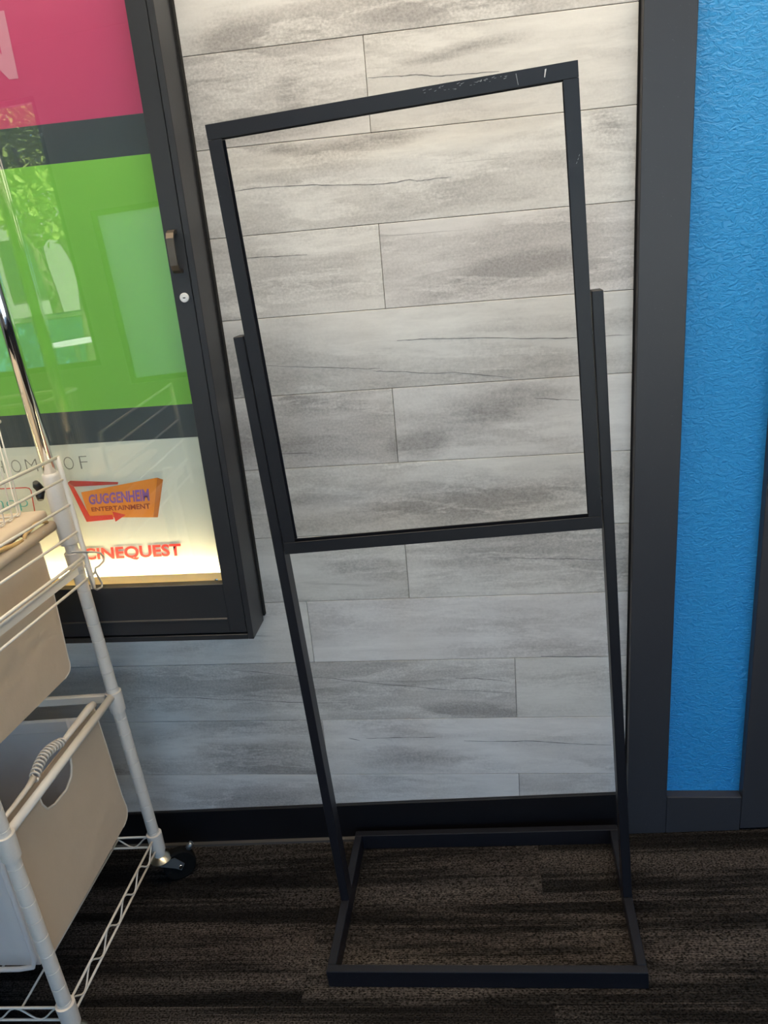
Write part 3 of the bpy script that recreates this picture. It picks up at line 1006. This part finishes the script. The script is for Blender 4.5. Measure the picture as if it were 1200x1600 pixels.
# ------------------------------------------------------------------ rolling laundry cart
FX, FY, NX, NY = -0.641, -0.134, -0.641, -0.580
BX = -1.30
ct = empty('laundry_cart', ((FX + BX) / 2, (FY + NY) / 2, 0))
tag(ct, 'cream rolling laundry cart of grooved posts, wire shelves and chrome rod', 'laundry cart')
ox, oy = ct.location.x, ct.location.y
def L(p):
    return (p[0] - ox, p[1] - oy, p[2])
def post(x, y, top, chrome_top):
    pr = []
    z = 0.078
    r0 = 0.0133
    while z < top:
        pr += [(r0, z), (r0, min(top, z + 0.0375)), (r0 - 0.0011, min(top, z + 0.0382)), (r0 - 0.0011, min(top, z + 0.0394))]
        z += 0.0400
    p = MB().lathe(pr, L((x, y, 0)), sides=20).build('post', M['cart'], ct)
    if chrome_top:
        MB().lathe([(0.0190, 0.905), (0.0195, 0.908), (0.0190, 1.02), (0.0175, 1.052), (0.0165, 1.060)], L((x, y, 0)), sides=22).build('sleeve', M['cart'], ct)
        MB().lathe([(0.0130, 1.058), (0.0130, chrome_top)], L((x, y, 0)), sides=22).build('chrome_rod', M['chrome'], ct)
    for z0, z1 in ((0.098, 0.150), (0.495, 0.545), (0.845, 0.885)):
        MB().lathe([(0.0150, z0), (0.0168, z0 + 0.001), (0.0182, z1 - 0.004), (0.0182, z1), (0.0160, z1 + 0.0005)], L((x, y, 0)), sides=22).build('collar', M['cart'], ct)
for (x, y, ctop) in ((FX, FY, 1.76), (NX, NY, None), (BX, FY, 1.76), (BX, NY, None)):
    post(x, y, 0.91 if ctop else 0.90, ctop)
MB().tube([L((FX + 0.02, FY, 1.765)), L((BX - 0.02, FY, 1.765))], 0.0130, 16).build('hanging_rod', M['chrome'], ct)
# clamp knob on the sleeve of the far post
kn = MB()
kn.tube([L((FX - 0.016, FY, 1.026)), L((FX - 0.030, FY, 1.026))], 0.006, 10)
for s in (-1, 1):
    kn.tube([L((FX - 0.030, FY, 1.026)), L((FX - 0.034, FY - 0.004, 1.026 + s * 0.012)), L((FX - 0.032, FY - 0.008, 1.026 + s * 0.019))], [0.008, 0.0085, 0.006], 10)
kn.build('clamp_knob', M['knob'], ct)
# casters
def caster(x, y, dx, dy):
    d = Vector((dx, dy, 0)).normalized()
    ax = Vector((-d.y, d.x, 0))
    c = Vector(L((x, y, 0))) + d * 0.038 + Vector((0, 0, 0.0405))
    e = MB()
    e.lathe([(0.024, 0.070), (0.026, 0.074), (0.018, 0.083), (0.011, 0.086)], L((x, y, 0)), sides=18)
    cs = e.build('caster', M['zinc'], ct)
    wm = MB()
    wm.lathe([(0.022, -0.0115), (0.036, -0.0125), (0.0400, -0.009), (0.0405, 0.0), (0.0400, 0.009), (0.036, 0.0125), (0.022, 0.0115)], tuple(c), tuple(ax), 24)
    wm.build('wheel', M['rubber'], cs)
    fk = MB()
    for s in (-1, 1):
        off = ax * (0.0155 * s)
        base_ = Vector(L((x, y, 0)))
        pts = [base_ - d * 0.018 + Vector((0, 0, 0.071)), base_ + d * 0.030 + Vector((0, 0, 0.071)), c + d * 0.011 + Vector((0, 0, 0.004)), c + Vector((0, 0, -0.011)), c - d * 0.011]
        b = fk.bm
        A = [b.verts.new(p + off + ax * 0.001) for p in pts]
        B = [b.verts.new(p + off - ax * 0.001) for p in pts]
        b.faces.new(A)
        b.faces.new(list(reversed(B)))
        for i in range(5):
            b.faces.new((A[i], A[(i + 1) % 5], B[(i + 1) % 5], B[i]))
    fk.box(c.x - d.x * 0.038 - 0.016, c.x - d.x * 0.038 + 0.016, c.y - d.y * 0.038 - 0.016, c.y - d.y * 0.038 + 0.016, 0.0685, 0.0705)
    fk.build('fork', M['steel'], cs)
    MB().tube([c - ax * 0.019, c + ax * 0.019], 0.0045, 12).build('axle', M['chrome'], cs)
    bk = MB()
    p = c + d * 0.028 + Vector((0, 0, 0.030))
    bk.tube([p, p + d * 0.012 + Vector((0, 0, 0.012))], [0.008, 0.006], 8)
    bk.build('brake_tab', M['steel'], cs)
for (x, y) in ((FX, FY), (NX, NY), (BX, FY), (BX, NY)):
    caster(x, y, 0.033, 0.020 if y == FY else -0.004)
# bottom wire shelf: trussed rims and cross wires
def truss(p0, p1, zt, zb, r, waves):
    m = MB()
    p0, p1 = Vector(p0), Vector(p1)
    m.tube([(p0.x, p0.y, zt), (p1.x, p1.y, zt)], r, 8)
    m.tube([(p0.x, p0.y, zb), (p1.x, p1.y, zb)], r, 8)
    pts = []
    n = waves * 10
    for i in range(n + 1):
        t_ = i / n
        q = p0.lerp(p1, t_)
        z = (zt + zb) / 2 + (zt - zb) / 2 * 0.92 * math.cos(2 * math.pi * waves * t_)
        pts.append((q.x, q.y, z))
    m.tube(pts, r * 0.72, 6)
    return m
rr = 0.0026
for nm, a, b, wv in (('shelf_rim', (FX, FY - 0.017), (NX, NY + 0.017), 5), ('shelf_rim', (BX, FY - 0.017), (BX, NY + 0.017), 5), ('shelf_rim', (FX - 0.017, FY), (BX + 0.017, FY), 7), ('shelf_rim', (NX - 0.017, NY), (BX + 0.017, NY), 7)):
    pa, pb = L((a[0], a[1], 0)), L((b[0], b[1], 0))
    truss(pa, pb, 0.139, 0.108, rr, wv).build(nm, M['cart_wire'], ct)
for k in range(1, 7):
    x = FX + (BX - FX) * k / 7.0
    MB().tube([L((x, FY, 0.1355)), L((x, NY, 0.1355))], 0.0022, 8).build('shelf_wire', M['cart_wire'], ct)
# middle tier: tube frame that carries the lower bag
zt = 0.538
MB().tube([L((FX, FY - 0.016, zt)), L((NX, NY + 0.016, zt))], 0.0088, 12).build('tier_bar', M['cart_wire'], ct)
MB().tube([L((BX, FY - 0.016, zt)), L((BX, NY + 0.016, zt))], 0.0088, 12).build('tier_bar', M['cart_wire'], ct)
MB().box(*[v for v in (BX + 0.018 - ox, FX - 0.018 - ox)], FY - oy - 0.006, FY - oy + 0.006, 0.518, 0.540, 0.003).build('tier_bar', M['cart_wire'], ct)
MB().box(*[v for v in (BX + 0.018 - ox, FX - 0.018 - ox)], NY - oy - 0.006, NY - oy + 0.006, 0.518, 0.540, 0.003).build('tier_bar', M['cart_wire'], ct)
# upper tier rods for the upper bag, and rim of the upper shelf
MB().tube([L((-0.660, FY - 0.004, 0.952)), L((-0.660, NY + 0.01, 0.952))], 0.0065, 12).build('tier_bar', M['cart_wire'], ct)
# wire rack on the side of the cart
rk = MB()
RX = -0.595
SL = 0.047                     # the rack hangs a little low at its wall end
def rz(y, z):
    return z - SL * (y + 0.166)
for i, z in enumerate((1.098, 1.053, 1.000, 0.942, 0.887, 0.841)):
    yb = -0.166 - (0.006 if i == 4 else 0) + (0.018 if i == 5 else 0)
    r_ = 0.0034 if i in (0, 4) else 0.0028
    rk.tube([L((RX, yb, z)), L((RX, -0.62, rz(-0.62, z)))], r_, 8)
rk.tube([L((RX - 0.005, -0.180, 0.876)), L((RX - 0.005, -0.62, rz(-0.62, 0.876)))], 0.0026, 8)
rack = rk.build('side_rack', M['cart_wire'], ct)
MB().tube([L((RX + 0.0005, -0.172, 1.100)), L((RX + 0.0005, -0.170, 1.06)), L((RX + 0.0005, -0.170, 0.83)), L((RX + 0.001, -0.176, 0.815))], 0.0052, 10).build('rack_upright', M['cart_wire'], rack)
MB().tube([L((RX, -0.62, 1.122)), L((RX, -0.62, 0.84))], 0.0052, 10).build('rack_upright', M['cart_wire'], rack)
hk = [(-0.232, 0.921), (-0.145, 0.884), (-0.126, 0.874), (-0.116, 0.861), (-0.122, 0.853), (-0.146, 0.852), (-0.160, 0.855), (-0.164, 0.848), (-0.158, 0.832), (-0.152, 0.817), (-0.156, 0.809), (-0.176, 0.813), (-0.188, 0.822), (-0.193, 0.85), (-0.194, 0.875)]
MB().tube([L((-0.586, y, z)) for y, z in hk], 0.0022, 8).build('rack_hook', M['grey_wire'], rack)
m = MB()
m.prism([(-0.60 - oy, rz(-0.60, 0.856)), (-0.195 - oy, 0.858), (-0.195 - oy, 0.874), (-0.60 - oy, rz(-0.60, 0.872))], 0, RX - 0.012 - ox, RX - 0.009 - ox)
m.build('rack_band', M['cart_wire'], rack)

# ------------------------------------------------------------------ canvas bags hanging in the cart
def panel(name, outer, hole, axis, a0, a1, mat, parent, bulge=0.0):
    """flat fabric panel with an optional hole; polygon coordinates in the two other axes"""
    b = bmesh.new()
    def loop(pts):
        vs = []
        for p in pts:
            c = list(p)
            c.insert(axis, a0)
            vs.append(b.verts.new(c))
        return [b.edges.new((vs[i], vs[(i + 1) % len(vs)])) for i in range(len(vs))]
    ed = loop(outer)
    if hole:
        ed += loop(hole)
    bmesh.ops.triangle_fill(b, use_beauty=True, use_dissolve=False, edges=ed)
    ext = bmesh.ops.extrude_face_region(b, geom=list(b.faces))
    for v in [g for g in ext['geom'] if isinstance(g, bmesh.types.BMVert)]:
        v.co[axis] = a1
    bmesh.ops.recalc_face_normals(b, faces=b.faces)
    m = MB()
    m._merge(b)
    return m.build(name, mat, parent)

def fine_panel(name, c00, c10, c11, c01, nx, ny, thick, mat, parent, wrinkle, seed, rnd=0.0):
    """subdivided cloth panel from four corners with soft folds and thickness; corner at c10-c11 side can be rounded"""
    rng = random.Random(seed)
    ph = [rng.uniform(0, 6.28) for _ in range(6)]
    c00, c10, c11, c01 = [Vector(c) for c in (c00, c10, c11, c01)]
    nrm = (c10 - c00).cross(c01 - c00).normalized()
    b = bmesh.new()
    g = {}
    for side in (0, 1):
        for i in range(nx + 1):
            for j in range(ny + 1):
                s, t_ = i / nx, j / ny
                p = c00.lerp(c10, s).lerp(c01.lerp(c11, s), t_)
                e = math.sin(math.pi * s) * 0.6 + 0.4
                d = wrinkle * (0.5 * math.sin(7 * s + 3 * t_ + ph[0]) + 0.35 * math.sin(13 * s - 4 * t_ + ph[1]) + 0.3 * math.sin(9 * t_ + 5 * s + ph[2]) + 0.2 * math.sin(22 * t_ + ph[3]) * s * s)
                g[side, i, j] = b.verts.new(p + nrm * (d * e + (thick if side else 0)))
    for i in range(nx):
        for j in range(ny):
            f1 = b.faces.new((g[0, i, j], g[0, i, j + 1], g[0, i + 1, j + 1], g[0, i + 1, j]))
            f2 = b.faces.new((g[1, i, j], g[1, i + 1, j], g[1, i + 1, j + 1], g[1, i, j + 1]))
            f1.smooth = f2.smooth = True
    for i in range(nx):
        b.faces.new((g[0, i, 0], g[0, i + 1, 0], g[1, i + 1, 0], g[1, i, 0]))
        b.faces.new((g[0, i, ny], g[1, i, ny], g[1, i + 1, ny], g[0, i + 1, ny]))
    for j in range(ny):
        b.faces.new((g[0, 0, j], g[1, 0, j], g[1, 0, j + 1], g[0, 0, j + 1]))
        b.faces.new((g[0, nx, j], g[0, nx, j + 1], g[1, nx, j + 1], g[1, nx, j]))
    m = MB()
    m._merge(b)
    return m.build(name, mat, parent)

def arc(cx, cy, r, a0, a1, n=6):
    return [(cx + r * math.cos(math.radians(a0 + (a1 - a0) * i / n)), cy + r * math.sin(math.radians(a0 + (a1 - a0) * i / n))) for i in range(n + 1)]

# lower bag
BW0 = 0.36
lb = empty('laundry_bag', (-0.845, -0.372, 0.225))
tag(lb, 'open beige canvas laundry bag with cut-out handle in the lower tier', 'laundry bag', 'canvas bags on the cart')
def Lb(p):
    return (p[0] + 0.845, p[1] + 0.372, p[2] - 0.225)
# side panel towards the room: outline in (y,z), corner rounded at the wall end
yo, zo = 0.372, -0.225
out = [(-0.548, 0.226), (-0.205, 0.232)] + arc(-0.197, 0.260, 0.026, -80, 20, 6) + [(-0.176, 0.300), (-0.178, 0.42), (-0.182, 0.534), (-0.553, 0.538)]
hole = [(-0.306, 0.520), (-0.314, 0.485), (-0.326, 0.467), (-0.352, 0.456), (-0.400, 0.459), (-0.424, 0.468), (-0.434, 0.487), (-0.437, 0.520)]
sp_ = panel('side_panel', [(a + yo, b + zo) for a, b in out], [(a + yo, b + zo) for a, b in hole], 0, -0.6655 + 0.845, -0.6685 + 0.845, M['canvas'], lb)
MB().tube([Lb((-0.6665, y, z)) for y, z in hole], 0.0026, 8).build('handle_binding', M['canvas_hem'], sp_)
MB().tube([Lb((-0.667, y, z)) for y, z in out[1:-1]], 0.0022, 8).build('seam', M['canvas_hem'], sp_)
fine_panel('back_panel', Lb((-0.672, -0.181, 0.234)), Lb((-1.26, -0.181, 0.234)), Lb((-1.26, -0.181, 0.505)), Lb((-0.690, -0.181, 0.512)), 14, 10, 0.003, M['canvas_in'], lb, 0.003, 3)
MB().box(-1.26 + 0.845, -0.735 + 0.845, -0.186 + 0.372, -0.176 + 0.372, 0.478 - 0.225, 0.512 - 0.225, 0.004).build('top_hem', M['canvas_in'], lb)
fine_panel('far_side_panel', Lb((-1.262, -0.180, 0.234)), Lb((-1.262, -0.560, 0.234)), Lb((-1.262, -0.560, 0.53)), Lb((-1.262, -0.180, 0.53)), 10, 8, 0.003, M['canvas_in'], lb, 0.003, 4)
fine_panel('front_panel', Lb((-0.676, -0.562, 0.228)), Lb((-1.260, -0.562, 0.226)), Lb((-1.260, -0.562, 0.53)), Lb((-0.674, -0.562, 0.53)), 14, 10, 0.003, M['canvas_in'], lb, 0.003, 5)
MB().tube([Lb((-0.678, -0.566, 0.520)), Lb((-0.679, -0.566, 0.40)), Lb((-0.682, -0.566, 0.245)), Lb((-0.690, -0.566, 0.226)), Lb((-0.72, -0.566, 0.221)), Lb((-0.85, -0.566, 0.219)), Lb((-1.258, -0.566, 0.222))], 0.0048, 8).build('front_hem', M['canvas_in'], lb)
MB().box(-1.26 + 0.845, -0.670 + 0.845, -0.558 + 0.372, -0.186 + 0.372, 0.001, 0.004).build('bottom_panel', M['canvas'], lb)
# low rounded brown item in the lower bag
bc = MB()
bmesh.ops.create_uvsphere(bc.bm, u_segments=22, v_segments=12, radius=1.0)
for v in bc.bm.verts:
    x, y, z = v.co
    k = 1 + 0.10 * math.sin(5 * x + 2 * y) + 0.08 * math.sin(7 * y - 3 * z)
    v.co = (x * 0.150 * k, y * 0.160 * k, max(-0.042, z * 0.075 * k) + 0.042)
for f in bc.bm.faces:
    f.smooth = True
bco = bc.build('brown_item', M['brown_matte'])
bco.location = (-0.845, -0.372, 0.2292)
tag(bco, 'low brown item lying inside the lower canvas bag', 'cloth')

# upper bag
ub = empty('laundry_bag', (-0.845, -0.375, 0.655))
tag(ub, 'beige canvas laundry bag hanging from the bar in the upper tier', 'laundry bag', 'canvas bags on the cart')
yo, zo = 0.375, -0.655
out2 = [(-0.545, 0.666), (-0.247, 0.650)] + arc(-0.236, 0.672, 0.020, -75, 15, 6) + [(-0.207, 0.76), (-0.197, 0.85), (-0.196, 0.945), (-0.545, 0.953)]
sp2 = panel('side_panel', [(a + yo, b + zo) for a, b in out2], None, 0, -0.6675 + 0.845, -0.6705 + 0.845, M['canvas'], ub)
MB().tube([(-0.669 + 0.845, y + yo, z + zo) for y, z in out2[1:-1]], 0.0022, 8).build('seam', M['canvas_hem'], sp2)
MB().tube([(-0.660 + 0.845, -0.150 + yo, 0.9525 + zo), (-0.660 + 0.845, -0.30 + yo, 0.9545 + zo), (-0.660 + 0.845, -0.545 + yo, 0.9545 + zo)], 0.0115, 14).build('rod_sleeve', M['canvas'], ub)
fine_panel('back_panel', (-0.672 + 0.845, -0.215 + yo, 0.0), (-1.02 + 0.845, -0.215 + yo, 0.0), (-1.02 + 0.845, -0.205 + yo, 0.285), (-0.672 + 0.845, -0.200 + yo, 0.285), 10, 8, 0.003, M['canvas'], ub, 0.003, 6)
fine_panel('front_panel', (-0.672 + 0.845, -0.545 + yo, 0.008), (-1.02 + 0.845, -0.545 + yo, 0.0), (-1.02 + 0.845, -0.545 + yo, 0.285), (-0.672 + 0.845, -0.545 + yo, 0.285), 10, 8, 0.003, M['canvas'], ub, 0.003, 8)
fine_panel('far_side_panel', (-1.022 + 0.845, -0.21 + yo, 0.0), (-1.022 + 0.845, -0.545 + yo, 0.0), (-1.022 + 0.845, -0.545 + yo, 0.285), (-1.022 + 0.845, -0.20 + yo, 0.285), 10, 8, 0.003, M['canvas'], ub, 0.003, 9)
MB().prism([(-0.535 + yo, 0.006), (-0.535 + yo, 0.010), (-0.245 + yo, 0.003), (-0.245 + yo, -0.001)], 0, -1.018 + 0.845, -0.673 + 0.845).build('bottom_panel', M['canvas'], ub)
# tan strap looped over the rod
sm = MB()
strap = [(-0.165, 0.966), (-0.185, 0.974), (-0.208, 0.977), (-0.228, 0.973), (-0.244, 0.972), (-0.252, 0.968), (-0.254, 0.960)]
sm.tube([(-0.6585 + 0.845, y + yo, z + zo) for y, z in strap], 0.0035, 8)
strap2 = [(-0.262, 0.963), (-0.29, 0.966), (-0.32, 0.972), (-0.345, 0.975), (-0.37, 0.968)]
sm.tube([(-0.6585 + 0.845, y + yo, z + zo) for y, z in strap2], 0.0045, 8)
sm.build('strap', M['strap'], ub)

# padded cover lying over the cart's top
pd = empty('shelf_pad', (-0.93, -0.34, 0.966))
m = MB().box(-0.325, 0.262, -0.215, 0.203, 0.0, 0.020, 0.009, 3)
for f in m.bm.faces:
    f.smooth = True
m.build('cushion', M['pad'], pd)
MB().box(-0.31, 0.248, -0.20, 0.188, -0.006, -0.0004, 0.001).build('board', M['canvas_hem'], pd)
tag(pd, 'tan padded cover board lying flat on top of the laundry cart', 'shelf pad')
# board rests on two cross wires of the cart
for y in (-0.20, -0.50):
    MB().tube([L((-0.6495, y, 0.9545)), L((BX, y, 0.9545))], 0.0045, 8).build('top_wire', M['cart_wire'], ct)

# small wire basket standing on the pad
wb = empty('wire_basket', (-0.790, -0.235, 0.9865))
tag(wb, 'small cream wire basket standing on the padded cart top', 'wire basket')
m = MB()
hx, hy, hz = 0.098, 0.075, 0.195
rim = [(hx - 0.010, -hy, hz), (hx, -hy + 0.010, hz), (hx, hy - 0.010, hz), (hx - 0.010, hy, hz), (-hx + 0.01, hy, hz), (-hx, hy - 0.01, hz), (-hx, -hy + 0.01, hz), (-hx + 0.01, -hy, hz)]
m.tube(rim, 0.0040, 8, True)
m.build('rim', M['cart_wire'], wb)
for k in range(5):
    y = -hy + 0.018 + k * (2 * hy - 0.036) / 4
    MB().tube([(hx, y, hz), (hx - 0.004, y, hz * 0.5), (hx - 0.010, y, 0.006), (hx - 0.016, y, 0.0022), (-hx + 0.016, y, 0.0022), (-hx + 0.010, y, 0.006), (-hx, y, hz)], 0.0016, 6).build('wire', M['cart_wire'], wb)
for k in range(5):
    x = -hx + 0.02 + k * (2 * hx - 0.04) / 4
    MB().tube([(x, hy, hz), (x, hy - 0.010, 0.008), (x, hy - 0.016, 0.0048), (x, -hy + 0.016, 0.0048), (x, -hy + 0.010, 0.008), (x, -hy, hz)], 0.0016, 6).build('wire', M['cart_wire'], wb)

# coiled cord lying along the middle tier bar
cc = empty('coiled_cord', (-0.655, -0.38, 0.5475))
tag(cc, 'cream coiled cord with straight ends lying along the middle cart bar', 'cord')
def Lc(p):
    return (p[0] + 0.655, p[1] + 0.38, p[2] - 0.5475)
MB().tube([Lc((-0.6565, -0.196, 0.553)), Lc((-0.6565, -0.215, 0.556)), Lc((-0.6565, -0.30, 0.556)), Lc((-0.6565, -0.333, 0.556))], [0.0075, 0.0085, 0.0065, 0.0050], 12).build('grip', M['cord'], cc)
axis_pts = []
for i in range(40):
    t_ = i / 39
    y = -0.333 - 0.112 * t_
    z = 0.556 + 0.011 * math.sin(math.pi * min(1, t_ * 1.05))
    axis_pts.append(Vector((-0.6575 - 0.004 * math.sin(math.pi * t_), y, z)))
coil = []
turns = 13
n_ = turns * 14
for i in range(n_ + 1):
    t_ = i / n_
    f = t_ * 39
    k = min(38, int(f))
    p = axis_pts[k].lerp(axis_pts[k + 1], f - k)
    a = 2 * math.pi * turns * t_
    coil.append(Lc((p.x + 0.0088 * math.cos(a), p.y, p.z + 0.0088 * math.sin(a))))
MB().tube(coil, 0.0021, 6).build('coil', M['cord'], cc)
MB().tube([Lc((-0.6575, -0.445, 0.556)), Lc((-0.6570, -0.47, 0.553)), Lc((-0.6565, -0.52, 0.5525)), Lc((-0.6565, -0.566, 0.5525))], [0.006, 0.0050, 0.0042, 0.0042], 10).build('cord_end', M['cord'], cc)
